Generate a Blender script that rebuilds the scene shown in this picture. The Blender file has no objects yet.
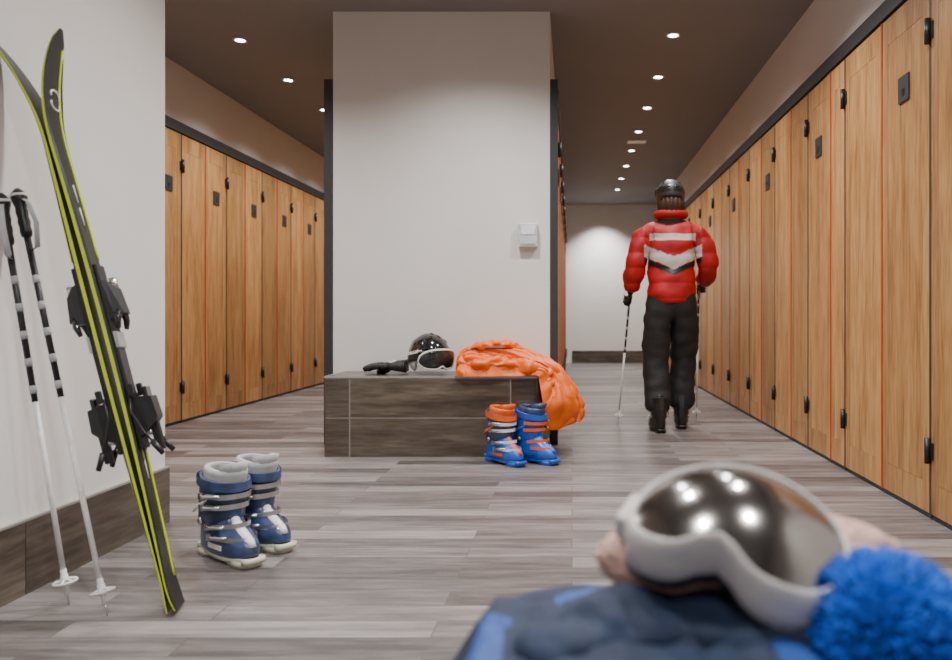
import bpy, math, random
from mathutils import Vector, Matrix, noise
random.seed(7)
PI=math.pi
# ------------------------------------------------------------------ materials
def new_mat(name):
    m=bpy.data.materials.new(name); m.use_nodes=True
    nt=m.node_tree; b=nt.nodes['Principled BSDF']; return m,nt,b
def N(nt,t,**k):
    n=nt.nodes.new(t)
    for a,v in k.items(): setattr(n,a,v)
    return n
def mat(name,col,rough=.5,metal=0,var=.08,scale=30,bump=0,bscale=200,emit=0,coat=0,sheen=0):
    m,nt,b=new_mat(name)
    tc=N(nt,'ShaderNodeTexCoord'); no=N(nt,'ShaderNodeTexNoise'); no.inputs['Scale'].default_value=scale
    nt.links.new(tc.outputs['Object'],no.inputs['Vector'])
    r=N(nt,'ShaderNodeValToRGB'); c=col
    r.color_ramp.elements[0].position=.3; r.color_ramp.elements[1].position=.7
    r.color_ramp.elements[0].color=(c[0]*(1-var),c[1]*(1-var),c[2]*(1-var),1)
    r.color_ramp.elements[1].color=(min(1,c[0]*(1+var)),min(1,c[1]*(1+var)),min(1,c[2]*(1+var)),1)
    nt.links.new(no.outputs['Fac'],r.inputs['Fac']); nt.links.new(r.outputs['Color'],b.inputs['Base Color'])
    b.inputs['Roughness'].default_value=rough; b.inputs['Metallic'].default_value=metal
    b.inputs['Coat Weight'].default_value=coat
    b.inputs['Sheen Weight'].default_value=sheen
    if emit:
        b.inputs['Emission Color'].default_value=(*col,1); b.inputs['Emission Strength'].default_value=emit
    if bump:
        n2=N(nt,'ShaderNodeTexNoise'); n2.inputs['Scale'].default_value=bscale; n2.inputs['Detail'].default_value=4
        nt.links.new(tc.outputs['Object'],n2.inputs['Vector'])
        bp=N(nt,'ShaderNodeBump'); bp.inputs['Strength'].default_value=bump; bp.inputs['Distance'].default_value=.01
        nt.links.new(n2.outputs['Fac'],bp.inputs['Height']); nt.links.new(bp.outputs['Normal'],b.inputs['Normal'])
    return m
def wood(name,c0,c1,c2,stretch,rough=.45,fine=1.0,spread=.35):
    """grain stretched by mapping; per-board variation through the rnd face attribute"""
    m,nt,b=new_mat(name); L=nt.links.new
    tc=N(nt,'ShaderNodeTexCoord'); at=N(nt,'ShaderNodeAttribute'); at.attribute_name='rnd'
    mul=N(nt,'ShaderNodeMath',operation='MULTIPLY'); mul.inputs[1].default_value=37.0
    L(at.outputs['Fac'],mul.inputs[0])
    add=N(nt,'ShaderNodeVectorMath',operation='ADD'); L(tc.outputs['Object'],add.inputs[0])
    cmb=N(nt,'ShaderNodeCombineXYZ'); 
    for i in range(3): L(mul.outputs[0],cmb.inputs[i])
    L(cmb.outputs[0],add.inputs[1])
    mp=N(nt,'ShaderNodeMapping'); mp.inputs['Scale'].default_value=stretch; L(add.outputs[0],mp.inputs['Vector'])
    n1=N(nt,'ShaderNodeTexNoise'); n1.inputs['Scale'].default_value=1.0; n1.inputs['Detail'].default_value=6; n1.inputs['Distortion'].default_value=.6
    L(mp.outputs[0],n1.inputs['Vector'])
    n2=N(nt,'ShaderNodeTexNoise'); n2.inputs['Scale'].default_value=5.0*fine; n2.inputs['Detail'].default_value=5
    L(mp.outputs[0],n2.inputs['Vector'])
    mx=N(nt,'ShaderNodeMath',operation='MULTIPLY_ADD'); mx.inputs[1].default_value=.45; L(n2.outputs['Fac'],mx.inputs[0])
    sc=N(nt,'ShaderNodeMath',operation='MULTIPLY'); sc.inputs[1].default_value=.55; L(n1.outputs['Fac'],sc.inputs[0]); L(sc.outputs[0],mx.inputs[2])
    r=N(nt,'ShaderNodeValToRGB'); e=r.color_ramp.elements
    e[0].position=.36; e[0].color=(*c0,1); e[1].position=.64; e[1].color=(*c2,1); q=e.new(.5); q.color=(*c1,1)
    L(mx.outputs[0],r.inputs['Fac'])
    br=N(nt,'ShaderNodeMapRange'); br.inputs['To Min'].default_value=1-spread; br.inputs['To Max'].default_value=1+spread*.6
    L(at.outputs['Fac'],br.inputs['Value'])
    vm=N(nt,'ShaderNodeVectorMath',operation='SCALE'); L(r.outputs['Color'],vm.inputs[0]); L(br.outputs[0],vm.inputs['Scale'])
    L(vm.outputs[0],b.inputs['Base Color']); b.inputs['Roughness'].default_value=rough
    bp=N(nt,'ShaderNodeBump'); bp.inputs['Strength'].default_value=.15; bp.inputs['Distance'].default_value=.004
    L(mx.outputs[0],bp.inputs['Height']); L(bp.outputs['Normal'],b.inputs['Normal'])
    return m
def floor_mat():
    m,nt,b=new_mat('floor_planks'); L=nt.links.new
    tc=N(nt,'ShaderNodeTexCoord')
    bk=N(nt,'ShaderNodeTexBrick'); bk.offset=.37; bk.offset_frequency=2
    bk.inputs['Scale'].default_value=1; bk.inputs['Brick Width'].default_value=.95; bk.inputs['Row Height'].default_value=.105
    bk.inputs['Mortar Size'].default_value=.0018; bk.inputs['Mortar Smooth'].default_value=.2
    bk.inputs['Color1'].default_value=(0,0,0,1); bk.inputs['Color2'].default_value=(1,1,1,1); bk.inputs['Mortar'].default_value=(.5,.5,.5,1)
    L(tc.outputs['Object'],bk.inputs['Vector'])
    mp=N(nt,'ShaderNodeMapping'); mp.inputs['Scale'].default_value=(2.8,26,1); L(tc.outputs['Object'],mp.inputs['Vector'])
    ad=N(nt,'ShaderNodeVectorMath',operation='MULTIPLY_ADD'); ad.inputs[1].default_value=(9,9,9)
    L(bk.outputs['Color'],ad.inputs[0]); L(mp.outputs[0],ad.inputs[2])
    n1=N(nt,'ShaderNodeTexNoise'); n1.inputs['Scale'].default_value=1; n1.inputs['Detail'].default_value=7; n1.inputs['Roughness'].default_value=.68
    L(ad.outputs[0],n1.inputs['Vector'])
    a=N(nt,'ShaderNodeMath',operation='MULTIPLY'); a.inputs[1].default_value=.26; L(bk.outputs['Color'],a.inputs[0])
    c=N(nt,'ShaderNodeMath',operation='MULTIPLY_ADD'); c.inputs[1].default_value=.74; L(n1.outputs['Fac'],c.inputs[0]); L(a.outputs[0],c.inputs[2])
    r=N(nt,'ShaderNodeValToRGB'); e=r.color_ramp.elements
    e[0].position=.35; e[0].color=(.068,.058,.057,1); e[1].position=.68; e[1].color=(.275,.25,.247,1)
    q=e.new(.5); q.color=(.150,.133,.131,1)
    L(c.outputs[0],r.inputs['Fac'])
    mo=N(nt,'ShaderNodeMix',data_type='RGBA'); L(bk.outputs['Fac'],mo.inputs['Factor']); L(r.outputs['Color'],mo.inputs['A']); mo.inputs['B'].default_value=(.08,.07,.068,1)
    L(mo.outputs['Result'],b.inputs['Base Color'])
    b.inputs['Roughness'].default_value=.42
    bp=N(nt,'ShaderNodeBump'); bp.inputs['Strength'].default_value=.2; bp.inputs['Distance'].default_value=.004
    L(n1.outputs['Fac'],bp.inputs['Height']); L(bp.outputs['Normal'],b.inputs['Normal'])
    return m

M_WALL=mat('wall_plaster',(.69,.68,.665),.75,var=.03,scale=2,bump=.05,bscale=120)
M_CEIL=mat('ceiling_paint',(.225,.222,.224),.8,var=.03,scale=1.5)
M_FLOOR=floor_mat()
M_OAK=wood('oak_door',(.27,.125,.040),(.43,.220,.078),(.55,.315,.128),(14,14,1.3),.42,spread=.25)
M_TILE=wood('wood_look_tile',(.05,.038,.028),(.095,.074,.056),(.15,.122,.096),(1.6,1.6,14),.28,spread=.25)
M_GROUT=mat('grout',(.28,.265,.25),.8)
M_DARK=mat('anthracite_frame',(.028,.029,.032),.5)
M_ORNG=mat('orange_edge',(.50,.045,.012),.5)
M_BLACK=mat('black_plastic',(.012,.012,.013),.4)
M_BLKG=mat('black_gloss',(.012,.012,.013),.15,coat=.5)
M_WHITE=mat('white_plastic',(.78,.78,.77),.35)
M_SILV=mat('silver_metal',(.62,.63,.65),.28,metal=1)
M_TRIM=mat('aluminium_trim',(.45,.44,.42),.35,metal=.6)
M_YEL=mat('neon_yellow',(.52,.64,.03),.4)
M_NAVY=mat('navy_plastic',(.035,.060,.15),.3,var=.45,scale=14,coat=.3)
M_CREAM=mat('cream_sole',(.58,.60,.48),.5)
M_GREYL=mat('grey_liner',(.42,.43,.45),.8)
M_BLUE=mat('bright_blue_shell',(.010,.10,.52),.3,coat=.4)
M_ORG=mat('orange_fabric',(.78,.135,.006),.45,var=.08,scale=9,bump=.08,bscale=30)
M_ORGP=mat('orange_plastic',(.80,.12,.012),.35)
M_GLASS=mat('dark_lens',(.05,.05,.055),.08,metal=.6)
def lens_mat():
    m,nt,b=new_mat('mirror_lens')
    tc=N(nt,'ShaderNodeTexCoord'); g=N(nt,'ShaderNodeTexNoise'); g.inputs['Scale'].default_value=5
    nt.links.new(tc.outputs['Object'],g.inputs['Vector'])
    r=N(nt,'ShaderNodeValToRGB'); r.color_ramp.elements[0].color=(.30,.28,.27,1); r.color_ramp.elements[1].color=(.45,.43,.42,1)
    nt.links.new(g.outputs['Fac'],r.inputs['Fac']); nt.links.new(r.outputs['Color'],b.inputs['Base Color'])
    b.inputs['Metallic'].default_value=1; b.inputs['Roughness'].default_value=.14
    return m
M_MIRROR=lens_mat()
M_FRAME=mat('pearl_frame',(.56,.53,.52),.4,coat=.2)
M_PINK=mat('pink_wool',(.66,.42,.37),.95,var=.2,scale=60,bump=.8,bscale=180)
M_POM=mat('blue_wool',(.006,.10,.56),.9,var=.35,scale=60)
M_NAVF=mat('navy_fabric',(.010,.022,.058),.75,var=.25,scale=20,bump=.4,bscale=50)
M_BLUF=mat('blue_fabric',(.014,.065,.29),.6,var=.15,scale=20,bump=.3,bscale=60)
M_RED=mat('red_fabric',(.42,.006,.012),.6,var=.15,scale=10,bump=.15,bscale=40)
M_WHF=mat('white_fabric',(.60,.54,.52),.7)
M_PANT=mat('black_fabric',(.012,.012,.013),.75,bump=.3,bscale=40)
M_GLOVE=mat('black_glove',(.016,.016,.018),.65,bump=.3,bscale=120)
M_SKIN=mat('skin',(.62,.36,.26),.5)
M_LIP=mat('lips',(.45,.16,.13),.45)
M_HAIR=mat('brown_hair',(.06,.03,.015),.6,bump=.5,bscale=150)
M_HELM=mat('grey_helmet',(.045,.045,.05),.45,coat=.1)
M_LAMP=mat('lamp_glow',(1,.96,.9),.5,emit=30)
# ------------------------------------------------------------------ mesh builder
class MB:
    def __init__(s): s.v=[];s.f=[];s.m=[];s.sm=[];s.r=[];s.mats=[];s.M=Matrix.Identity(4);s.rnd=0
    def mi(s,m):
        if m not in s.mats: s.mats.append(m)
        return s.mats.index(m)
    def add(s,vs,fs,m,smooth=True):
        o=len(s.v); s.v+= [tuple(s.M@Vector(p)) for p in vs]
        fn=callable(m)
        for f in fs:
            s.f.append([i+o for i in f])
            if fn:
                c=sum((Vector(vs[i]) for i in f),Vector())/len(f); mm=m(c)
            else: mm=m
            s.m.append(s.mi(mm)); s.sm.append(smooth); s.r.append(s.rnd)
    def box(s,a,b,m,bev=0):
        x0,y0,z0=a; x1,y1,z1=b
        if bev<=0:
            v=[(x0,y0,z0),(x1,y0,z0),(x1,y1,z0),(x0,y1,z0),(x0,y0,z1),(x1,y0,z1),(x1,y1,z1),(x0,y1,z1)]
            s.add(v,[(3,2,1,0),(4,5,6,7),(0,1,5,4),(1,2,6,5),(2,3,7,6),(3,0,4,7)],m,False); return
        cx,cy=(x0+x1)/2,(y0+y1)/2; hx,hy=(x1-x0)/2,(y1-y0)/2; bev=min(bev,hx*.9,hy*.9,(z1-z0)*.45)
        rings=[]
        for z,i in ((z0,bev),(z0+bev*.3,bev*.3),(z0+bev,0),(z1-bev,0),(z1-bev*.3,bev*.3),(z1,bev)):
            ring=[]
            for qx,qy,a0 in ((1,1,0),(-1,1,90),(-1,-1,180),(1,-1,270)):
                for k in range(3):
                    a=math.radians(a0+k*45)
                    ring.append((cx+qx*(hx-bev)+(bev-i+ (0))*math.cos(a), cy+qy*(hy-bev)+(bev-i)*math.sin(a), z))
            rings.append(ring)
        s.loft(rings,m,True,True,smooth=False)
    def loft(s,rings,m,c0=True,c1=True,smooth=True,closed=True):
        n=len(rings[0]); vs=[p for r in rings for p in r]; fs=[]
        for i in range(len(rings)-1):
            for j in range(n if closed else n-1):
                k=(j+1)%n
                fs.append((i*n+j,i*n+k,(i+1)*n+k,(i+1)*n+j))
        if c0: fs.append(tuple(reversed(range(n))))
        if c1: fs.append(tuple((len(rings)-1)*n+j for j in range(n)))
        s.add(vs,fs,m,smooth)
    def tube(s,pts,rad,m,n=12,caps=True,flat=1.0,up=None):
        pts=[Vector(p) for p in pts]; rings=[]
        if not isinstance(rad,(list,tuple)): rad=[rad]*len(pts)
        prev=None
        for i,p in enumerate(pts):
            t=(pts[min(i+1,len(pts)-1)]-pts[max(i-1,0)]).normalized()
            if prev is None:
                u=Vector(up) if up else (Vector((0,0,1)) if abs(t.z)<.9 else Vector((1,0,0)))
            else: u=prev
            u=(u-t*u.dot(t)).normalized(); w=t.cross(u); prev=u
            rings.append([tuple(p+u*math.cos(a)*rad[i]*flat+w*math.sin(a)*rad[i]) for a in [2*PI*k/n for k in range(n)]])
        s.loft(rings,m,caps,caps)
    def ell(s,c,r,m,nu=24,nv=14,fn=None):
        rings=[]
        for i in range(nv+1):
            th=PI*(i+.02)/(nv+.04)
            ring=[]
            for j in range(nu):
                a=2*PI*j/nu
                d=Vector((math.sin(th)*math.cos(a),math.sin(th)*math.sin(a),-math.cos(th)))
                p=Vector((c[0]+d.x*r[0],c[1]+d.y*r[1],c[2]+d.z*r[2]))
                if fn: p=fn(d,p)
                ring.append(tuple(p))
            rings.append(ring)
        s.loft(rings,m)
    def cyl(s,a,b,r,m,n=16): 
        a=Vector(a);b=Vector(b); s.tube([a,b],r,m,n)
    def grid(s,fn,nu,nv,m,smooth=True):
        vs=[tuple(fn(i/nu,j/nv)) for j in range(nv+1) for i in range(nu+1)]
        fs=[(j*(nu+1)+i,j*(nu+1)+i+1,(j+1)*(nu+1)+i+1,(j+1)*(nu+1)+i) for j in range(nv) for i in range(nu)]
        s.add(vs,fs,m,smooth)
    def build(s,name,parent=None,mods=()):
        me=bpy.data.meshes.new(name); me.from_pydata(s.v,[],s.f)
        for m in s.mats: me.materials.append(m)
        me.polygons.foreach_set('material_index',s.m); me.polygons.foreach_set('use_smooth',s.sm)
        at=me.attributes.new('rnd','FLOAT','FACE'); at.data.foreach_set('value',[float(x) for x in s.r])
        me.update()
        ob=bpy.data.objects.new(name,me); bpy.context.scene.collection.objects.link(ob)
        if parent: ob.parent=parent
        for t,k in mods:
            md=ob.modifiers.new(t,t)
            for a,v in k.items(): setattr(md,a,v)
        return ob
def empty(name,loc=(0,0,0)):
    e=bpy.data.objects.new(name,None); e.location=loc; bpy.context.scene.collection.objects.link(e); e.empty_display_size=.1; return e
def skin(verts,edges,radii,sub=2,root=0):
    me=bpy.data.meshes.new('tmp'); me.from_pydata([tuple(v) for v in verts],edges,[])
    ob=bpy.data.objects.new('tmp',me); bpy.context.scene.collection.objects.link(ob)
    ob.modifiers.new('s','SKIN').use_smooth_shade=True
    sv=me.skin_vertices[0].data
    for i,r in enumerate(radii):
        sv[i].radius=(r,r) if not isinstance(r,tuple) else r; sv[i].use_root=(i==root)
    m=ob.modifiers.new('u','SUBSURF'); m.levels=sub; m.render_levels=sub
    dg=bpy.context.evaluated_depsgraph_get(); dg.update()
    e=ob.evaluated_get(dg); r=e.to_mesh()
    vs=[v.co.copy() for v in r.vertices]; fs=[tuple(p.vertices) for p in r.polygons]; ns=[v.normal.copy() for v in r.vertices]
    e.to_mesh_clear(); bpy.data.objects.remove(ob,do_unlink=True); bpy.data.meshes.remove(me)
    return vs,fs,ns
def R(ax,deg): return Matrix.Rotation(math.radians(deg),4,ax)
def T(x,y,z): return Matrix.Translation((x,y,z))

CH=2.69; YB=12.9; YF=-2.5; XR=1.45; XL=-2.96
# ------------------------------------------------------------------ room shell
def simple(name,a,b,m):
    q=MB(); q.box(a,b,m); return q.build(name)
simple('floor',(XL-.15,YF-.1,-.1),(XR+.15,YB+.15,0),M_FLOOR)
simple('ceiling',(XL-.15,YF-.1,CH),(XR+.15,YB+.15,CH+.1),M_CEIL)
simple('wall_right',(XR,YF,0),(XR+.1,YB,CH),M_WALL)
simple('wall_far',(XL,YB,0),(XR,YB+.1,CH),M_WALL)
simple('wall_rear',(XL-.1,YF-.1,0),(XR,YF,CH),M_WALL)
simple('wall_left_aisle',(XL-.1,2.95,0),(XL,YB,CH),M_WALL)
simple('wall_left',(XL-.1,YF,0),(-1.58,2.95,CH),M_WALL)
simple('wall_partition',(-1.484,4.72,0),(-.137,11.9,CH),M_WALL)
def baseboard(name,p0,p1,axis,out,h=.21,t=.013,L=.62,start=0):
    q=MB(); n=int(math.ceil((p1-p0-start)/L))+1; pos=p0
    e=[p0]+[p0+start+L*i for i in range(n) if p0<p0+start+L*i<p1-.02]+[p1]
    for a,b in zip(e,e[1:]):
        q.rnd=random.random()
        if axis=='y': q.box((out,a+.0015,.0),(out+t,b-.0015,h),M_TILE)
        else: q.box((a+.0015,out-t,0),(b-.0015,out,h),M_TILE)
    if axis=='y': q.box((out-.0,p0,h-.001),(out+t+.001,p1,h+.006),M_TRIM)
    q2=(out,p0,0),(out+t*.8,p1,h-.002)
    if axis=='y': q.box(q2[0],q2[1],M_GROUT)
    else: q.box((p0,out-t*.8,0),(p1,out,h-.002),M_GROUT)
    return q.build(name)
baseboard('baseboard_left',YF+.02,2.962,'y',-1.58,start=.32+.0)
baseboard('baseboard_far',-.0,1.39,'x',YB,t=.013,L=1.2)
# ------------------------------------------------------------------ lockers
def locker_row(name,X,d,bounds,kinds,plates,ztop=2.21,wallx=None):
    """X = door face, d = direction the doors face (+1/-1 in x)."""
    q=MB(); back=wallx
    def bx(x0,x1,y0,y1,z0,z1,m): q.box((min(x0,x1),y0,z0),(max(x0,x1),y1,z1),m)
    y0,y1=bounds[0],bounds[-1]
    bx(back,X-d*.016,y0,y1,.0,ztop-.005,M_DARK)
    bx(back,X+d*.012,y0-.02,y1,ztop-.075,ztop,M_DARK)
    bx(X-d*.015,X-d*.006,y0,y1,0.0,.02,M_DARK)
    for i,(a,b) in enumerate(zip(bounds,bounds[1:])):
        g=.007; a2=a+g; b2=b-g; z0=.022; z1=ztop-.083; r=random.random()
        q.rnd=r; sw=.055
        def rr(k): return min(1,max(0,r+k))
        bx(X-d*.016,X-d*.004,a2,b2,z0,z1,M_OAK)
        q.rnd=rr(.12); bx(X-d*.005,X,a2,a2+sw,z0,z1,M_OAK)
        q.rnd=rr(-.12); bx(X-d*.005,X,b2-sw,b2,z0,z1,M_OAK)
        q.rnd=rr(.06);  bx(X-d*.005,X-d*.0005,a2+sw+.0012,b2-sw-.0012,z1-.12,z1,M_OAK)
        q.rnd=rr(-.07);  bx(X-d*.005,X-d*.0005,a2+sw+.0012,b2-sw-.0012,z0,z0+.12,M_OAK)
        q.rnd=rr(.03); bx(X-d*.005,X-d*.001,a2+sw+.0012,b2-sw-.0012,z0+.1215,z1-.1215,M_OAK)
        q.rnd=0
        if i in plates:
            c=(a+b)/2; bx(X,X+d*.006,c-.05,c+.05,1.71,1.82,M_DARK)
            bx(X+d*.005,X+d*.008,c-.012,c+.012,1.735,1.765,M_BLACK)
    for i,y in enumerate(bounds):
        if kinds(i):   # orange pilaster strip
            bx(X-d*.012,X+d*.003,max(y-.0055,y0),min(y+.0055,y1),.02,ztop-.08,M_ORNG)
        else:
            bx(X-d*.012,X+d*.001,max(y-.0085,y0),min(y+.0085,y1),.01,ztop-.08,M_DARK)
            for z in (.27,1.92):
                q.tube([(X+d*.012,y,z-.05),(X+d*.012,y,z+.05)],.012,M_BLACK,10)
                bx(X,X+d*.006,y-.028,y+.028,z-.032,z+.032,M_BLACK)
    return q.build(name)
rb=[1.55,2.05,2.52,2.99,3.457,3.925,4.14,4.54,4.89,5.28]
while rb[-1]<12.4: rb.append(rb[-1]+.38)
locker_row('locker_row',1.41,-1,rb,lambda i:i%2==0,set(range(3,40,3)),wallx=1.449)
lb=[3.1+.369*i for i in range(26)]
locker_row('locker_row',-2.92,1,lb,lambda i:i%2==0,set(range(0,30,2)),ztop=2.24,wallx=-2.959)
pb=[4.75+.375*i for i in range(19)]
locker_row('locker_row',-.095,1,pb,lambda i:i%2==0,set(range(1,30,2)),wallx=-.136)
locker_row('locker_row',-1.528,-1,pb,lambda i:i%2==0,set(range(1,30,2)),wallx=-1.485)
q=MB(); q.box((-.136,4.715,0),(-.088,4.749,2.27),M_DARK,.003); q.build('trim_1')
q=MB(); q.box((-1.54,4.715,0),(-1.4855,4.749,2.27),M_DARK,.003); q.build('trim_2')
# thermostat / wall box on the pillar
q=MB(); q.box((-.33,4.672,1.225),(-.212,4.7195,1.37),mat('pale_blue_plastic',(.50,.55,.62),.4),.006)
q.box((-.315,4.668,1.30),(-.227,4.673,1.355),M_WHITE,.002); q.box((-.315,4.668,1.24),(-.227,4.672,1.25),M_GREYL)
q.build('wall_control_box')
# ------------------------------------------------------------------ ceiling downlights
spots=[(.68,5.11+.89*i) for i in range(8)]+[(-2.27,5.2+.88*i) for i in range(8)]
front=[(.68,.7),(.68,2.4),(.68,3.8),(-.55,.7),(-.55,2.4),(-.55,3.8),(-2.27,3.9),(.0,-1.2)]
q=MB()
for x,y in spots+front:
    ring=lambda r,z:[(x+r*math.cos(2*PI*k/20),y+r*math.sin(2*PI*k/20),z) for k in range(20)]
    q.loft([ring(.048,CH-.0005),ring(.048,CH-.006),ring(.036,CH-.008),ring(.033,CH-.003)],M_WHITE,True,False)
    q.loft([ring(.033,CH-.003),ring(.001,CH-.003)],M_LAMP,False,True,False)
q.build('ceiling_downlights')
def spot(x,y,e,ang=140):
    l=bpy.data.lights.new('downlight','SPOT'); l.energy=e; l.spot_size=math.radians(ang); l.spot_blend=.9
    l.shadow_soft_size=.05; l.color=(1,.968,.93)
    o=bpy.data.objects.new('downlight_lamp',l); o.location=(x,y,CH-.06); bpy.context.scene.collection.objects.link(o)
for x,y in spots: spot(x,y,70)
for x,y in front: spot(x,y,130)
spot(.5,12.45,260,110)
# small rectangular ceiling vent / detector in the aisle
q=MB(); q.box((.60,8.15,CH-.012),(.80,8.28,CH-.0005),M_WHITE,.004); q.build('ceiling_vent')
# ------------------------------------------------------------------ tiled bench
q=MB(); bx0,bx1,by0,by1,bz=-1.40,-.198,4.31,4.715,.459
q.box((bx0+.003,by0-.002,0),(bx1-.003,by1,bz-.012),M_GROUT)
cols=[bx0,bx0+.14,bx1-.15,bx1]; rows=[0,.222,bz-.014]
for i in range(3):
    for j in range(2):
        q.rnd=[.45,.35,.5,.6,.15,.25][i*2+j] if i!=1 else [.75,.95][j]
        q.box((cols[i]+.004,by0-.004,rows[j]+.004),(cols[i+1]-.004,by0+.004,rows[j+1]-.004),M_TILE)
for j in range(2):
    q.rnd=.4+.2*j
    for a,b in ((by0,4.51),(4.51,by1)):
        q.box((bx0-.004,a+.002,rows[j]+.002),(bx0+.004,b-.002,rows[j+1]-.002),M_TILE)
        q.box((bx1-.004,a+.002,rows[j]+.002),(bx1+.004,b-.002,rows[j+1]-.002),M_TILE)
q.rnd=.9
for a,b in ((bx0,-.8),(-.8,bx1)): q.box((a+.001,by0+.002,bz-.013),(b-.001,by1,bz-.001),M_TILE)
q.box((bx0-.005,by0-.006,bz-.011),(bx1+.005,by0+.004,bz),M_TRIM); q.box((bx0-.005,by0,bz-.011),(bx0+.004,by1,bz),M_TRIM); q.box((bx1-.004,by0,bz-.011),(bx1+.005,by1,bz),M_TRIM)
q.build('tiled_bench')
# ------------------------------------------------------------------ ski boots
def sring(x0,x1,b,z,n=36,e=2.4,tilt=0,yo=0):
    cx=(x0+x1)/2; a=(x1-x0)/2; o=[]
    for k in range(n):
        t=2*PI*k/n; c,s=math.cos(t),math.sin(t)
        x=a*math.copysign(abs(c)**(2/e),c); y=b*math.copysign(abs(s)**(2/e),s)
        y*=1-.12*(x/a if x<0 else 0)*-1 if x<0 else 1-.10*(x/a)**2
        o.append((cx+x,y+yo,z+tilt*x))
    return o
def ski_boot(q,shell,cuff,sole,liner,buckle,accent,strap,side=1):
    # sole with toe and heel lugs
    q.loft([sring(-.105,.195,.040,.012),sring(-.108,.20,.044,.018),sring(-.108,.20,.045,.034)],sole)
    q.loft([sring(-.106,-.02,.036,0,e=4),sring(-.108,-.018,.037,.02,e=4)],sole)
    q.loft([sring(.07,.20,.036,0,e=3),sring(.068,.205,.037,.022,e=3)],sole)
    q.loft([sring(.17,.212,.033,.016,e=4),sring(.17,.212,.033,.034,e=4)],sole)
    q.loft([sring(-.118,-.09,.03,.018,e=4),sring(-.118,-.09,.03,.036,e=4)],sole)
    # lower shell
    P=[(-.108,.195,.046,.030),(-.110,.198,.050,.045),(-.110,.195,.051,.065),(-.108,.180,.050,.085),(-.105,.150,.048,.102),
       (-.102,.118,.047,.118),(-.099,.094,.046,.135),(-.095,.078,.046,.155),(-.088,.072,.047,.18),(-.08,.072,.047,.20)]
    q.loft([sring(a,b,w,z) for a,b,w,z in P],shell)
    # raised overlap flap on the instep
    q.loft([[(x+.004,y*.55,z+.004) for x,y,z in sring(a,b,w,z)] for a,b,w,z in P[2:9]],accent,True,True)
    # cuff, leaning forward, open top with thickness
    C=[(-.104,.078,.050,.125,.10),(-.104,.084,.054,.145,.06),(-.099,.088,.056,.18,-.02),(-.09,.093,.058,.22,-.08),(-.082,.10,.060,.26,-.14),(-.078,.108,.062,.288,-.16)]
    outer=[sring(a,b,w,z,tilt=t) for a,b,w,z,t in C]
    inner=[sring(a+.008,b-.008,w-.007,z,tilt=t) for a,b,w,z,t in reversed(C[2:])]
    q.loft(outer+inner,cuff,False,False)
    # liner
    Lr=[(-.088,.078,.048,.17,-.05),(-.075,.092,.051,.26,-.10),(-.068,.104,.052,.305,-.10),(-.066,.108,.049,.318,-.08)]
    o=[sring(a,b,w,z,tilt=t) for a,b,w,z,t in Lr]; i2=[sring(a+.016,b-.016,w-.014,z,tilt=t) for a,b,w,z,t in reversed(Lr)]
    q.loft(o+i2,liner,False,False)
    q.loft([sring(-.06,.06,.034,.185),sring(-.058,.058,.033,.187)],M_BLACK)
    # tongue
    q.loft([[(x,y,z) for x,y,z in ((.052,-.034,zz),(.074+dx,-.026,zz+.004),(.084+dx,0,zz+.006),(.074+dx,.026,zz+.004),(.052,.034,zz),(.060+dx*.5,0,zz))] for zz,dx in ((.20,-.01),(.27,.008),(.315,.026),(.338,.036))],liner)
    # rear spine
    q.loft([[(-.113,-.016,.09),(-.104,-.02,.09),(-.104,.02,.09),(-.113,.016,.09)],[(-.109,-.016,.2),(-.098,-.02,.2),(-.098,.02,.2),(-.109,.016,.2)],[(-.092,-.018,.30),(-.08,-.02,.30),(-.08,.02,.30),(-.092,.018,.30)]],accent,smooth=False)
    def band(x0,x1,w,z,tilt,h,m,a0=-1.75,a1=1.75,off=.0025):
        def fn(u,v):
            t=a0+(a1-a0)*u; c,s=math.cos(t),math.sin(t); a=(x1-x0)/2+off; b=w+off; cx=(x0+x1)/2; e=2.4
            x=a*math.copysign(abs(c)**(2/e),c); y=b*math.copysign(abs(s)**(2/e),s); y*=(1-.10*(x/a)**2) if x>0 else 1
            return (cx+x,y,z+tilt*x+(v-.5)*h)
        q.grid(fn,20,2,m)
    # buckle straps: two on the foot, two on the cuff, power strap
    for (x0,x1,w,z,t,h) in ((-.10,.162,.052,.092,-.02,.016),(-.10,.118,.051,.118,.12,.016),(-.098,.090,.060,.19,0.02,.018),(-.09,.098,.063,.232,-.04,.018)):
        band(x0,x1,w,z,t,h,buckle,-1.35,1.35,.006)
        for sy in (side,):
            # lever + ladder
            cx=(x0+x1)/2; xa=x1*.42
            zz=z+t*(xa-cx)
            y0=sy*(w+.004)
            q.tube([(xa-.03,y0*1.02,zz-.006),(xa,y0*1.08,zz),(xa+.035,y0*.95,zz+.004),(xa+.05,y0*.78,zz+.005)],[.006,.007,.006,.004],M_SILV,8,flat=1.0)
            q.box((xa-.036,min(y0,y0*1.12),zz-.012),(xa-.018,max(y0,y0*1.12),zz+.010),M_SILV)
            for k in range(4):
                q.box((x1*.74+k*.006,sy*w*.25-.008+0,zz+.0),(x1*.74+k*.006+.003,sy*w*.25+.008,zz+.004),M_SILV)
    band(-.084,.108,.0615,.272,-.12,.030,strap,-3.0,3.0,.004)
    # logo blocks on the sides + ankle pivot
    for sy in (1,-1):
        q.tube([(-.02,sy*.052,.135),(-.02,sy*.060,.135)],.012,M_SILV,14)
        q.box((.02,min(sy*.049,sy*.0525),.052),(.10,max(sy*.049,sy*.0525),.068),accent)
        # printed swoosh on the cuff side and shell side
        q.tube([(-.07,sy*.0565,.16),(-.03,sy*.0615,.185),(.03,sy*.0605,.215)],[.004,.009,.003],accent,8,flat=.35,up=(0,1,0))
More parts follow.
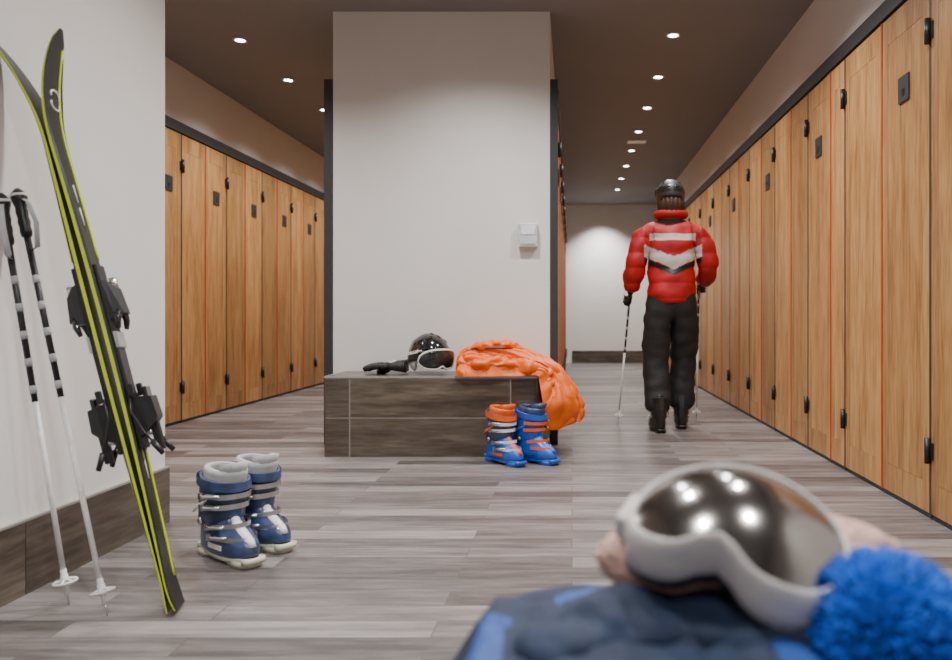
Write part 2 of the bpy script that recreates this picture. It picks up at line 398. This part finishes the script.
def place_boot(name,x,y,yaw,side,parent,sw=1.0,sh=1.0,**k):
    q=MB(); q.M=T(x,y,0)@R('Z',yaw)@Matrix.Diagonal((1,sw,sh,1)); ski_boot(q,side=side,**k); return q.build(name,parent)
e=empty('ski_boots_pair')
st=dict(shell=M_NAVY,cuff=M_NAVY,sole=M_CREAM,liner=M_GREYL,buckle=M_SILV,accent=M_WHITE,strap=M_NAVY)
place_boot('boot_left',-1.165,2.535,-38,-1,e,1.15,.94,**st); place_boot('boot_right',-1.125,2.685,-36,-1,e,1.15,.94,**st)
e=empty('blue_ski_boots_pair')
st=dict(shell=M_BLUE,cuff=M_BLUE,sole=M_BLUE,liner=M_NAVY,buckle=M_ORGP,accent=M_BLUE,strap=M_BLUE)
place_boot('boot_right',-.235,4.20,-42,1,e,1.12,.95,**st)
st=dict(shell=M_BLUE,cuff=M_NAVY,sole=M_BLUE,liner=M_ORGP,buckle=M_WHITE,accent=M_ORGP,strap=M_ORGP)
place_boot('boot_left',-.395,4.17,-50,-1,e,1.12,.95,**st)
# ------------------------------------------------------------------ skis
def ski(q,L=1.62,top=M_BLACK,edge=M_YEL,bind=.80):
    n=60; rings=[]; O=[]
    for i in range(n+1):
        t=i/n; s=t*L
        w=.034+.020*abs((t-.42)/.42)**2.2 if t<.42 else .034+.025*((t-.42)/.45)**2.0
        if t>.87: w=.059*math.sqrt(max(0,1-((t-.87)/.131)**2.3))+.002
        if t<.03: w*=.8+.2*math.sqrt(t/.03)
        o=.002+.006*math.sin(PI*min(1,max(0,(t-.05)/.80)))
        if t>.80: o+=.080*((t-.80)/.20)**1.9
        if t<.05: o+=.006*((.05-t)/.05)**2
        th=.005+.010*math.sin(PI*min(1,max(.05,t)))**1.0
        O.append((s,w,o,th))
        rings.append([(-w,s,o),(w,s,o),(w,s,o+th*.6),(w*.88,s,o+th),(w*.60,s,o+th),(-w*.60,s,o+th),(-w*.88,s,o+th),(-w,s,o+th*.6)])
    nn=8; vs=[p for r in rings for p in r]
    for j in range(nn):
        k=(j+1)%nn; fs=[(i*nn+j,i*nn+k,(i+1)*nn+k,(i+1)*nn+j) for i in range(n)]
        mm=[M_BLACK,edge,top,top,top,top,top,edge][j]
        q.add(vs,fs,mm,False)
    q.add(rings[0],[tuple(reversed(range(8)))],top,False); q.add(rings[-1],[tuple(range(8))],top,False)
    def at(t): return O[int(t*n)]
    # ring-shaped logo near the tip and printed bars
    s,w,o,th=at(.86)
    def pt(sx,sy):
        t=sy/L; i=min(n-1,int(t*n)); f=t*n-i; a=O[i];b=O[i+1]
        return (sx,sy,a[2]+a[3]+(b[2]+b[3]-a[2]-a[3])*f+.0012)
    c=.88*L
    for a0,a1,cy in ((-.4,3.6,c+.013),(2.74,6.7,c-.013)):
        q.tube([pt(.026*math.cos(a0+(a1-a0)*k/10),cy+.013*math.sin(a0+(a1-a0)*k/10)) for k in range(11)],.0030,M_WHITE,6)
    for cy in (.70,.25,.22,.66):
        q.tube([pt(-.006,cy*L),pt(-.006,cy*L+.05)],.0016,M_WHITE,6)
    if edge is M_YEL:
        for a,b in ((.05,.27),(.60,.97)):
            q.tube([pt(.022 if a<.5 else .026,(a+(b-a)*k/16)*L) for k in range(17)],.0035,M_YEL,6)
    # bindings
    s,w,o,th=at(.45); z=o+th
    OM=q.M; q.M=OM@T(0,0,z)@Matrix.Diagonal((.9,1,bind,1)); z=0
    def B(a,b,m,bv=.004): q.box(a,b,m,bv)
    B((-.032,.27*L,z-.002),(.032,.59*L,z+.012),M_BLACK)
    y=.525*L
    q.loft([[(-.032,y-.05,z+.01),(.032,y-.05,z+.01),(.032,y+.06,z+.01),(-.032,y+.06,z+.01)],[(-.036,y-.045,z+.03),(.036,y-.045,z+.03),(.028,y+.055,z+.025),(-.028,y+.055,z+.025)],[(-.030,y-.04,z+.055),(.030,y-.04,z+.055),(.018,y+.03,z+.05),(-.018,y+.03,z+.05)]],M_BLACK,smooth=False)
    for sx in (-1,1):
        q.tube([(sx*.02,y-.03,z+.04),(sx*.038,y-.055,z+.035),(sx*.034,y-.08,z+.03)],[.012,.011,.007],M_BLKG,8)
    q.tube([(0,y+.03,z+.038),(0,y+.062,z+.038)],.012,M_SILV,12)
    B((-.034,y-.13,z+.008),(.034,y-.085,z+.018),M_SILV,.002)
    y=.335*L
    q.loft([[(-.032,y-.07,z+.01),(.032,y-.07,z+.01),(.032,y+.04,z+.01),(-.032,y+.04,z+.01)],[(-.034,y-.06,z+.04),(.034,y-.06,z+.04),(.034,y+.035,z+.04),(-.034,y+.035,z+.04)],[(-.028,y-.03,z+.075),(.028,y-.03,z+.075),(.030,y+.03,z+.07),(-.030,y+.03,z+.07)]],M_BLACK,smooth=False)
    B((-.024,y+.02,z+.045),(.024,y+.06,z+.06),M_BLKG); B((-.012,y-.12,z+.04),(.012,y-.03,z+.066),M_BLACK)
    q.tube([(0,y-.075,z+.03),(0,y-.055,z+.03)],.016,M_SILV,12)
    for sx in (-1,1):
        q.tube([(sx*.036,y+.05,z+.012),(sx*.048,y+.0,z+.006),(sx*.052,y-.06,z+.03),(sx*.052,y-.10,z+.055)],.0035,M_BLACK,8)
        q.tube([(sx*.052,y-.09,z+.047),(sx*.054,y-.13,z+.072)],[.010,.008],M_BLACK,8)
        B((sx*.04-.008,y+.04,z+.012),(sx*.04+.008,y+.075,z+.03),M_BLACK)
    q.M=OM
def ski_frame(P0,P1,n):
    a=(Vector(P1)-Vector(P0)).normalized(); n=Vector(n); n=(n-a*n.dot(a)).normalized(); w=a.cross(n)
    return Matrix(((w.x,a.x,n.x,P0[0]),(w.y,a.y,n.y,P0[1]),(w.z,a.z,n.z,P0[2]),(0,0,0,1)))
e=empty('skis_pair')
F=ski_frame((-1.075,2.06,.010),(-1.505,2.09,1.60),(.972,.235,.2))
for nm,M in (('ski_front',F),('ski_back',F@R('Y',180))):
    q=MB(); q.M=M; ski(q); q.build(nm,e)
# ------------------------------------------------------------------ poles
def pole(q,tip,top,strapdir=(1,-.3,0)):
    a=Vector(tip); b=Vector(top); d=(b-a); Ln=d.length; d.normalize(); P=lambda s:a+d*s
    q.tube([P(0),P(.035)],[.0015,.004],M_SILV,8); q.tube([P(.03),P(.10)],[.006,.008],M_WHITE,10)
    q.tube([P(.09),P(Ln*.5)],[.0065,.0075],M_WHITE,12)
    q.tube([P(Ln*.5),P(Ln-.14)],[.0075,.0085],M_BLACK,12)
    for k in range(5): 
        s=Ln*.52+k*.075; q.tube([P(s),P(s+.022)],.0088,M_GREYL,12)
    # basket : ring, hub and spokes
    u=d.orthogonal().normalized(); w=d.cross(u); c=P(.065)
    ring=[c+(u*math.cos(t)+w*math.sin(t))*.028 for t in [2*PI*k/24 for k in range(25)]]
    q.tube(ring,.0035,M_WHITE,8,False); q.tube([P(.055),P(.085)],[.012,.009],M_WHITE,10)
    for k in range(6):
        t=2*PI*k/6; q.tube([c+d*.008,c+(u*math.cos(t)+w*math.sin(t))*.028],.0035,M_WHITE,6)
    # grip with finger ridges and hooked head
    rs=[.0125,.015,.0135,.0155,.0135,.0155,.014,.017,.021,.018,.006]
    q.tube([P(Ln-.14+.014*k) for k in range(11)],rs,M_BLACK,14)
    q.tube([P(Ln-.025),P(Ln-.018)],[.0215,.0215],M_WHITE,14); 
    s=Vector(strapdir).normalized(); t0=P(Ln-.02)
    q.tube([t0,t0+s*.03-d*.02,t0+s*.045-d*.08,t0+s*.03-d*.15,t0+s*.005-d*.16,t0-s*.0-d*.09,t0],.008,M_GREYL,8,flat=.2)
e=empty('ski_poles_pair')
q=MB(); pole(q,(-1.235,2.02,.003),(-1.548,2.12,1.155)); q.build('pole_right',e)
q=MB(); pole(q,(-1.39,2.10,.003),(-1.535,2.04,1.13),(.5,-1,0)); q.build('pole_left',e)
# ------------------------------------------------------------------ helmet
def helmet(q,c0,c1,goggle=True,lens=M_GLASS,strapm=M_BLACK,gz=0,rx=.125,ry=.105,rz=.115):
    def cut(az):   # elevation of the rim
        f=math.cos(az)
        if f>0.35: return math.radians(8)
        k=max(0,1-abs(abs(az)-1.75)/.75); k=k*k*(3-2*k)
        base=-12 if f<0 else -12+20*max(0,f)/.35
        return math.radians(base-26*k)
    def sh(k,az,el):
        return (rx*k*math.cos(el)*math.cos(az)*(1.04 if math.cos(az)<0 else 1),ry*k*math.cos(el)*math.sin(az),rz*k*math.sin(el))
    nu,nv=56,18
    def ringset(k):
        return [[sh(k,-PI+2*PI*j/nu,PI/2*.999+(cut(-PI+2*PI*j/nu)-PI/2*.999)*(i/nv)) for j in range(nu)] for i in range(nv+1)]
    o=ringset(1.0); inn=ringset(.86)
    q.loft(o+list(reversed(inn)),lambda c:(c1 if (c.z<.028 and abs(c.y)>.5*ry) else (c0 if c.x*c.x/rx/rx+c.y*c.y/ry/ry+c.z*c.z/rz/rz>.86 else M_BLACK)),False,False)
    # brim and vents
    q.grid(lambda u,v: Vector(sh(1.0+.10*v,(-.9+1.8*u),math.radians(9+3*v))),20,3,c0)
    for az,el,l in ((.35,60,.03),(-.35,60,.03),(.8,42,.028),(-.8,42,.028),(0,78,.03),(2.3,52,.03),(-2.3,52,.03),(2.9,30,.03),(-2.9,30,.03),(1.5,45,.03),(-1.5,45,.03)):
        e=math.radians(el); p=Vector(sh(1.0,az,e)); p2=Vector(sh(1.0,az,e-l/.11))
        q.tube([p,(p+p2)/2*1.02,p2],[.004,.008,.004],M_BLKG,8,flat=.45,up=tuple(p.normalized()))
    if goggle:
        g=math.radians(gz)
        def L(u,v,k):
            az=-1.05+2.1*u; vv=(v-.5)*2; ed=abs(2*u-1); h=(1-ed**3.2)**.5*1.0 if ed<1 else 0
            el=g+math.radians(-14)+math.radians(21)*vv*max(.12,h); 
            nose=math.radians(7)*max(0,1-abs(2*u-1)/.22) if vv<0 else 0
            el+=nose*(-vv)
            return Vector(sh(k,az,el))
        q.grid(lambda u,v:L(u,v,1.17+.03*math.sin(PI*v)),30,10,lens)
        path=[L(u/24,0,1.16) for u in range(25)]+[L(1-u/24,1,1.16) for u in range(25)]
        q.tube(path+[path[0]],.0065,c1 if c1 is not c0 else M_BLACK,8,False)
        path=[p*.93 for p in path]; q.tube(path+[path[0]],.009,M_BLACK,8,False)
        q.grid(lambda u,v:Vector(sh(1.02+.10*max(0,1-min(u,1-u)*9),1.02+(2*PI-2.04)*u,g*.6+math.radians(-13+18*v))),48,3,strapm)
q=MB(); q.M=T(-.845,4.50,.459+.105)@R('Z',-50)@R('Y',-8)
helmet(q,M_BLKG,M_WHITE,True,M_GLASS,M_BLACK,rx=.138,ry=.118,rz=.135); q.build('ski_helmet')
# ------------------------------------------------------------------ hands/gloves
def hand(q,M,m=M_GLOVE,curl=40,s=1.0,thick=1.0,side=1,cuff=True,splay=4):
    """local: wrist at origin, fingers +x, palm faces -z, thumb towards +y*side"""
    old=q.M; q.M=old@M@Matrix.Scale(s,4)
    vs,fs,_=skin([(0,0,0),(.035,.004*side,0),(.075,0,0),(.04,-.022*side,0),(.07,-.025*side,0),(.045,.022*side,0),(.075,.022*side,0)],[(0,1),(1,2),(1,3),(3,4),(1,5),(5,6)],[.027,.024,.019,.02,.016,.02,.017],2)
    q.add([(v.x,v.y,v.z*.75) for v in vs],fs,m)
    for k,(y,L,x0) in enumerate(((.030,.068,.072),(.010,.078,.076),(-.011,.072,.074),(-.031,.056,.068))):
        p=Vector((x0-.02,y*side*.9,0)); pts=[p,Vector((x0+.005,y*side,0))]; a=math.radians(curl*.55); d=0
        for seg in (.42,.33,.25):
            d+=a; pts.append(pts[-1]+Vector((math.cos(d),math.sin(math.radians(splay*(1.5-k)))*side,-math.sin(d)))*L*seg); a=math.radians(curl)
        r=.0100*thick
        vs,fs,_=skin(pts,[(i,i+1) for i in range(4)],[r*1.1,r*1.12,r*1.05,r,r*.85],2); q.add(vs,fs,m)
    pts=[Vector((.018,.018*side,-.004)),Vector((.035,.038*side,-.014)),Vector((.062,.047*side,-.026)),Vector((.084,.040*side,-.040))]
    vs,fs,_=skin(pts,[(0,1),(1,2),(2,3)],[.016*thick,.0135*thick,.012*thick,.0095*thick],2); q.add(vs,fs,m)
    if cuff:
        q.tube([(.012,0,0),(-.01,0,0),(-.045,0,0),(-.075,0,0)],[.028,.031,.037,.041],m,18,flat=.75)
        q.tube([(-.072,0,0),(-.080,0,0)],[.043,.043],M_BLACK,18,flat=.76)
        q.box((-.012,-.022,.017),(.006,.022,.027),M_WHITE,.003)
    q.M=old
e=empty('ski_gloves_pair')
q=MB(); hand(q,T(-1.075,4.58,.504)@R('Z',186),curl=10,thick=1.6,side=1,s=1.1); q.build('glove_left',e)
q=MB(); hand(q,T(-1.055,4.43,.506)@R('Z',176)@R('X',6),curl=12,thick=1.6,side=-1,s=1.1); q.build('glove_right',e)
# ------------------------------------------------------------------ orange jacket draped over bench end
def folds(p,s1=9,s2=22): 
    return (abs(noise.noise(p*s1))*1.6-.35)+.45*(abs(noise.noise(p*s2+Vector((5,1,2))))*1.6-.35)
def cat(t,arr):
    K=len(arr)-1; x=t*K; i=min(K-1,int(x)); f=x-i
    p0=arr[max(0,i-1)];p1=arr[i];p2=arr[i+1];p3=arr[min(K,i+2)]
    return .5*((2*p1)+(p2-p0)*f+(2*p0-5*p1+4*p2-p3)*f*f+(3*p1-p0-3*p2+p3)*f**3)
def cloth_tube(q,path,ry,rz,m,amp=.02,n=64,seg=70,zmin=None,floorfn=None,ends=.35,sc=(9,22)):
    path=[Vector(p) for p in path]
    rings=[]
    for i in range(seg+1):
        t=i/seg; c=cat(t,path); tn=(cat(min(1,t+.01),path)-cat(max(0,t-.01),path)).normalized()
        sd=Vector((0,1,0)); sd=(sd-tn*sd.dot(tn)).normalized(); up=tn.cross(sd)*-1
        if up.z<0 and abs(tn.z)<.9: up=-up
        en=min(1,math.sqrt(max(0.0006,min(t,1-t)/ends*1.0))) if min(t,1-t)<ends*1 else 1
        a=cat(t,ry)*en; b=cat(t,rz)*en; ring=[]
        for k in range(n):
            an=2*PI*k/n; d=sd*math.cos(an)*a+up*math.sin(an)*b
            p=c+d; f=folds(Vector((p.x,p.y*.8,p.z)),*sc); p=p+d.normalized()*f*amp*en
            if floorfn: p=floorfn(p)
            ring.append(tuple(p))
        rings.append(ring)
    q.loft(rings,m)
def on_bench(p):
    if p.x<bx1+.008 and p.z<bz+.003:
        if p.x>bx1-.06 : 
            p.x=bx1+.009 if p.z<bz-.02 else p.x
            if p.x<bx1+.008: p.z=bz+.003
        else: p.z=bz+.003
    return p
e=empty('orange_ski_jacket')
q=MB()
Vx=lambda x,z:Vector((x,0,z))
Cn=[Vx(-.665,.47),Vx(-.665,.54),Vx(-.62,.60),Vx(-.50,.63),Vx(-.36,.62),Vx(-.24,.585),Vx(-.13,.54),Vx(-.045,.465),Vx(.025,.36),Vx(.06,.26),Vx(.045,.185)]
Bn=[Vx(-.66,.462),Vx(-.64,.462),Vx(-.58,.462),Vx(-.49,.462),Vx(-.38,.462),Vx(-.27,.462),Vx(-.19,.462),Vx(-.187,.41),Vx(-.187,.31),Vx(-.187,.22),Vx(-.187,.15)]
def oj(u,v):
    c=cat(u,Cn); b=cat(u,Bn); a=(v-.5)*2
    pr=max(0,1-abs(a)**2.4)**.6
    y=4.505+ a*(.215+.02*math.sin(u*9)+.03*noise.noise(Vector((u*8,a*2,1))))
    if a<0: y+= -.03*math.sin(PI*u)
    d=(c-b); 
    p=b+d*pr; p.y=y
    # long folds flowing along the drape, sharp creases between soft crests
    arc=a*2.9+1.5*u+.5*noise.noise(Vector((u*4,a*2,9)))
    r1=abs(noise.noise(Vector((u*1.8,arc,.5)))); r2=abs(noise.noise(Vector((u*4.5,arc*2.6,3.1)))); r3=abs(noise.noise(Vector((u*11,a*3,6.1))))
    f=(min(.45,r1)**.6)*.075+(min(.4,r2)**.7)*.034+(min(.4,r3)**.7)*.020-.050
    g=min(1,pr*1.6)*min(1,u*9)
    nrm=Vector((d.x,a*.30,d.z)); nrm=nrm.normalized() if nrm.length>1e-5 else Vector((0,0,1))
    p=p+nrm*f*g
    if u>.93: p.z+=.018*noise.noise(Vector((0,a*4,2)))*(u-.93)/.07
    p.x=max(p.x,-.70)
    if p.x<-.187: p.z=max(p.z,.4615)
    elif p.z<.46: p.x=max(p.x,-.187)
    return p
q.grid(oj,230,150,M_ORG)
q.build('jacket_body',e)
q=MB()
cloth_tube(q,[(-.62,4.33,.505),(-.50,4.31,.515),(-.38,4.325,.525),(-.25,4.33,.515),(-.155,4.335,.465),(-.125,4.34,.38),(-.10,4.35,.27)],[.04,.05,.05,.05,.047,.045,.042],[.038,.036,.04,.044,.04,.04,.036],M_ORG,.034,n=52,seg=90,floorfn=on_bench,ends=.06,sc=(10,20))
q.tube([(-.105,4.35,.285),(-.10,4.35,.255)],[.040,.036],M_BLACK,20,flat=.9)
q.build('sleeve',e)
q=MB()
cloth_tube(q,[(-.63,4.44,.59),(-.55,4.38,.62),(-.44,4.37,.635),(-.34,4.42,.625),(-.28,4.50,.60)],[.03,.04,.045,.04,.03],[.020,.022,.024,.022,.018],M_ORG,.022,n=34,seg=50,ends=.15,sc=(12,24))
q.tube([(-.58,4.350,.612),(-.50,4.326,.616),(-.42,4.320,.618),(-.34,4.350,.614)],[.002,.005,.005,.002],M_BLACK,8)
q.build('hood',e)
# ------------------------------------------------------------------ foreground bench and clothing
q=MB()
for i in range(4):
    q.rnd=.3+.15*i; q.box((-.04,.30+.145*i,.415),(1.1,.30+.145*i+.139,.45),M_OAK,.004)
for x in (.03,1.0):
    for y in (.34,.82): q.box((x,y-.02,0),(x+.04,y+.02,.415),M_DARK,.004)
    q.box((x,.34,.37),(x+.04,.82,.415),M_DARK)
q.build('wooden_bench')
def jk(u,v):
    X=-.245+.83*u; Y=.40+.545*v; a=(u-.5)*2; b=(v-.5)*2
    r=(abs(a)**3+abs(b)**3)**(1/3)
    h=.06*max(0,1-r**3)
    h*=.6+.4*min(1,u*2.2)
    f=folds(Vector((X,Y,.3)),7,19)*.028*max(.25,1-r**4)
    z=.452+max(.002,h+f+.006)
    ov=max(0,-.085-X, Y-.882)
    z-=min(.12,ov*1.5) if ov>0 else 0
    if ov<=0: z=max(z,.4535)
    return Vector((X,Y,z))
def jkm(c):
    if -.09<c.x<-.065 and .64<c.y<.78: return M_BLUF
    if -.02<c.x<.10 and .81<c.y-.25*c.x<.835: return M_BLUF
    if .17<c.x<.25 and .55<c.y<.66: return M_BLUF
    return M_NAVF
e=empty('navy_ski_jacket')
q=MB(); q.grid(jk,150,120,jkm); q.build('jacket_body',e,mods=[('SOLIDIFY',dict(thickness=.004,offset=1))])
q=MB(); cloth_tube(q,[(-.06,.68,.475),(-.0,.71,.495),(.10,.72,.505),(.22,.68,.51),(.34,.64,.50)],[.03,.045,.05,.05,.04],[.022,.028,.032,.032,.028],M_NAVF,.014,n=40,seg=60,ends=.1,sc=(14,30))
q.build('sleeve',e)
# beanie with pompom
e=empty('pompom_beanie')
q=MB()
def bf(d,p):
    a=math.atan2(d.z,d.y); k=1+.03*math.sin(a*26)+.06*noise.noise(p*18)
    c=Vector((.185,.80,.545)); p=c+(p-c)*k; 
    return p
q.ell((.185,.80,.546),(.158,.075,.050),M_PINK,90,60,bf)
q.build('knitted_hat',e)
q=MB(); c=Vector((.270,.655,.526))
q.ell(c,(.054,.054,.048),M_POM,20,12)
rr=random.Random(3)
for k in range(4200):
    z=rr.uniform(-1,1); a=rr.uniform(0,2*PI); d=Vector((math.sqrt(1-z*z)*math.cos(a),math.sqrt(1-z*z)*math.sin(a),z))
    o=(d+Vector((rr.uniform(-.35,.35),rr.uniform(-.35,.35),rr.uniform(-.35,.35)))).normalized()
    l=rr.uniform(.015,.028); p=c+d*.048; u=o.orthogonal().normalized()*.0022; w=o.cross(u)
    t=p+o*l
    q.add([p+u,p-u*.5+w*.87,p-u*.5-w*.87,t+u*.7,t-u*.35+w*.6,t-u*.35-w*.6],[(0,1,4,3),(1,2,5,4),(2,0,3,5),(3,4,5)],M_POM,True)
q.build('pompom',e)
# goggles
def goggles(q):
    a,b=.100,.066
    def P(r,t,dz=0,k=1.0):
        c,s=math.cos(t),math.sin(t); e=2.6
        x=a*k*math.copysign(abs(c)**(2/e),c)*r; y=b*k*math.copysign(abs(s)**(2/e),s)*r
        if y<0: y*=1-.30*math.exp(-(x/.026)**2)
        return Vector((x,y,-4.2*x*x-4.0*y*y+dz))
    n=72
    q.loft([[tuple(P(r,2*PI*k/n)) for k in range(n)] for r in (.01,.12,.25,.38,.5,.62,.74,.85,.93,.985)],M_MIRROR,True,False)
    # frame: rolled rim, then skirt back to the face side with foam
    prof=[(.975,.001,1.0),(1.0,.004,1.0),(1.02,.003,1.01),(1.04,-.002,1.02),(1.05,-.010,1.02),(1.04,-.024,1.02),(1.05,-.040,1.02),(1.03,-.044,1.0),(.98,-.042,1.0),(.93,-.030,1.0),(.93,-.006,1.0)]
    q.loft([[tuple(P(r,2*PI*k/n,dz,kk)) for k in range(n)] for r,dz,kk in prof],lambda c:M_FRAME,False,False)
    prof=[(1.05,-.042,1.0),(1.06,-.050,1.0),(1.02,-.056,1.0),(.97,-.054,1.0),(.95,-.042,1.0)]
    q.loft([[tuple(P(r,2*PI*k/n,dz,kk)) for k in range(n)] for r,dz,kk in prof],M_BLACK,False,False)
    for sx in (-1,1):
        q.box((sx*.108-.010,-.022,-.085),(sx*.108+.010,.022,-.055),M_FRAME,.004)
    # elastic strap looping behind
    q.grid(lambda u,v:Vector((.118*math.cos(PI*u),-.02+.04*v+.035*math.sin(PI*u),-.07-.060*math.sin(PI*u)**.7)),40,3,M_NAVF)
GM=T(.154,.70,.633)@R('Z',-28)@R('Y',12)@R('X',24)
q=MB(); q.M=GM; goggles(q); q.build('ski_goggles')
# ------------------------------------------------------------------ person
PX,PY=.70,5.35
root=empty('skier_walking',(0,0,0))
B=T(PX,PY,0)
# continuous body (trousers visible)
V=[(0,0,.93),(0,.015,1.10),(0,.02,1.27),(0,.02,1.40),(0,.03,1.49),(0,.045,1.56),
   (-.09,0,.87),(-.105,.0,.66),(-.11,.03,.50),(-.105,-.03,.28),(-.10,-.08,.11),
   (.09,0,.87),(.10,.06,.66),(.10,.12,.50),(.09,.12,.28),(.085,.11,.11),
   (-.11,.02,1.40),(-.19,.02,1.385),(-.245,-.03,1.16),(-.275,.05,.985),
   (.11,.02,1.40),(.19,.02,1.385),(.25,-.03,1.16),(.235,.17,1.06)]
E=[(0,1),(1,2),(2,3),(3,4),(4,5),(0,6),(6,7),(7,8),(8,9),(9,10),(0,11),(11,12),(12,13),(13,14),(14,15),(3,16),(16,17),(17,18),(18,19),(3,20),(20,21),(21,22),(22,23)]
Rr=[.14,.125,.13,.105,.058,.055,.118,.112,.098,.100,.112,.118,.112,.098,.100,.112,.075,.06,.045,.032,.075,.06,.045,.032]
vs,fs,ns=skin(V,E,Rr,3)
q=MB(); q.M=B
vs=[v+n*(.014*noise.noise(Vector((v.x*9,v.y*9,v.z*16)))) if v.z<.9 else v for v,n in zip(vs,ns)]
q.add(vs,fs,lambda c: M_SKIN if c.z>1.48 else M_PANT); q.build('body',root)
# jacket
V=[(0,0,.875),(0,.01,1.0),(0,.015,1.14),(0,.02,1.28),(0,.02,1.40),(0,.03,1.48),
   (-.12,.015,1.405),(-.205,.01,1.37),(-.235,-.02,1.27),(-.262,-.045,1.165),(-.275,.0,1.07),(-.282,.045,.995),
   (.12,.015,1.405),(.205,.01,1.37),(.24,-.01,1.27),(.262,-.03,1.17),(.255,.07,1.105),(.242,.155,1.065)]
E=[(0,1),(1,2),(2,3),(3,4),(4,5),(4,6),(6,7),(7,8),(8,9),(9,10),(10,11),(4,12),(12,13),(13,14),(14,15),(15,16),(16,17)]
Rr=[.192,.180,.175,.182,.15,.11,.105,.088,.080,.075,.068,.054,.105,.088,.080,.075,.068,.054]
vs,fs,ns=skin(V,E,Rr,4)
def puff(v,n):
    t=abs(v.x)
    k=math.sin(v.z*PI/.105); d=.008*abs(k)**.5 if abs(n.z)<.8 else .004
    y=v.y*.84 if t<.19 else v.y
    p=Vector((v.x,y,v.z-.022)); return p+n*(d+.014*noise.noise(v*11))
vs=[puff(v,n) for v,n in zip(vs,ns)]
def jcol(c):
    ax=abs(c.x)
    if ax<.20 and c.y<.08:
        if abs(c.z-(1.165+.45*ax))<.042: return M_WHF
        if abs(c.z-(1.10+.45*ax))<.020: return M_BLACK
        if 1.325<c.z<1.372 and ax<.16: return M_WHF
    if c.z<.80: return M_PANT
    return M_RED
q=MB(); q.M=B; q.add(vs,fs,jcol)
q.tube([(.0+.095*math.cos(2*PI*k/20),.03+.082*math.sin(2*PI*k/20),1.515) for k in range(21)],.030,M_RED,10,False)
q.build('red_ski_jacket',root)
# hands, each closed round a pole grip (grip axis = local Y of the hand)
q=MB(); q.M=B
hl=T(-.285,.06,.975)@R('Z',90)@R('Y',50)@R('X',90)
hand(q,hl,curl=78,thick=1.3,side=-1,cuff=True)
q.build('hand_left',root)
q=MB(); q.M=B
hr=T(.240,.185,1.05)@R('Z',92)@R('Y',24)@R('X',-90)
hand(q,hr,curl=78,thick=1.3,side=1,cuff=True)
q.build('hand_right',root)
# head
q=MB(); q.M=B@T(0,.055,1.625)@R('Z',90)@R('Y',3)
def hd(d,p):
    x,y,z=p
    if d.z<-.1:
        k=1-.34*min(1,(-d.z-.1)/.9); y*=k
        if d.x>0: x*=1-.12*(-d.z)
        else: x*=1-.35*(-d.z)
    if d.x>.5:
        nb=math.exp(-(d.y/.16)**2)
        x+=.022*nb*math.exp(-((d.z+.16)/.16)**2)       # nose
        x-=.008*math.exp(-((abs(d.y)-.32)/.14)**2)*math.exp(-((d.z-.05)/.12)**2)  # sockets
        x+=.006*nb*math.exp(-((d.z+.5)/.07)**2)        # lips
        x+=.006*nb*math.exp(-((d.z+.82)/.12)**2)       # chin
    return Vector((x,y,z))
q.ell((0,0,0),(.095,.076,.115),lambda c: M_LIP if (c.x>.06 and abs(c.z+.057)<.007 and abs(c.y)<.024) else M_SKIN,56,44,hd)
for sy in (-1,1):
    q.ell((.078,sy*.029,.006),(.0125,.0125,.0105),M_WHITE,14,10); q.ell((.0885,sy*.029,.006),(.004,.005,.005),M_HAIR,10,8)
    q.tube([(.088,sy*.014,.024),(.09,sy*.029,.029),(.08,sy*.046,.025)],.003,M_HAIR,6)
    q.ell((-.002,sy*.077,-.008),(.018,.008,.03),M_SKIN,14,10)
    q.tube([(0,sy*.072,-.03),(.04,sy*.06,-.085),(.05,0,-.118)],.004,M_BLACK,6)
# dark shoulder-length hair spilling from under the helmet
def hf(d,p):
    s=1+.05*math.sin(math.atan2(d.y,d.x)*17)*(1-d.z*.5)
    return Vector((p.x*s,p.y*s,p.z))
q.ell((-.032,0,-.045),(.100,.092,.100),M_HAIR,64,24,hf)
q.M=q.M@T(-.005,0,.028); helmet(q,M_HELM,M_HELM,True,M_GLASS,M_BLACK,gz=34,rx=.122,ry=.102,rz=.115)
q.build('head_with_helmet',root)
# boots
bs=dict(shell=M_BLACK,cuff=M_BLACK,sole=M_BLACK,liner=M_BLACK,buckle=M_BLACK,accent=M_BLACK,strap=M_BLACK)
for nm,x,y,yaw,sd in (('boot_left',-.10,-.08,96,1),('boot_right',.085,.11,84,-1)):
    q=MB(); q.M=B@T(x,y,0)@R('Z',yaw)@Matrix.Diagonal((.92,.98,.8,1)); ski_boot(q,side=sd,**bs); q.build(nm,root)
q=MB(); pole(q,(PX-.36,PY+.27,.005),(PX-.275,PY+.085,1.06),(-1,0,0)); q.build('held_pole_left',root)
q=MB(); pole(q,(PX+.25,PY+.46,.005),(PX+.236,PY+.255,1.10),(0,-1,0)); q.build('held_pole_right',root)
# ------------------------------------------------------------------ world + camera
w=bpy.data.worlds.new('world'); bpy.context.scene.world=w; w.use_nodes=True
w.node_tree.nodes['Background'].inputs[0].default_value=(.5,.5,.5,1); w.node_tree.nodes['Background'].inputs[1].default_value=.3
cd=bpy.data.cameras.new('camera'); cam=bpy.data.objects.new('camera',cd); bpy.context.scene.collection.objects.link(cam)
cam.location=(0,0,.8); cam.rotation_euler=(PI/2,0,0)
cd.sensor_width=36; cd.lens=760/952*36; cd.shift_x=-96/952; cd.shift_y=-14/952*1.0
cd.clip_start=.05
cd.dof.use_dof=True; cd.dof.focus_distance=3.2; cd.dof.aperture_fstop=2.6
bpy.context.scene.camera=cam
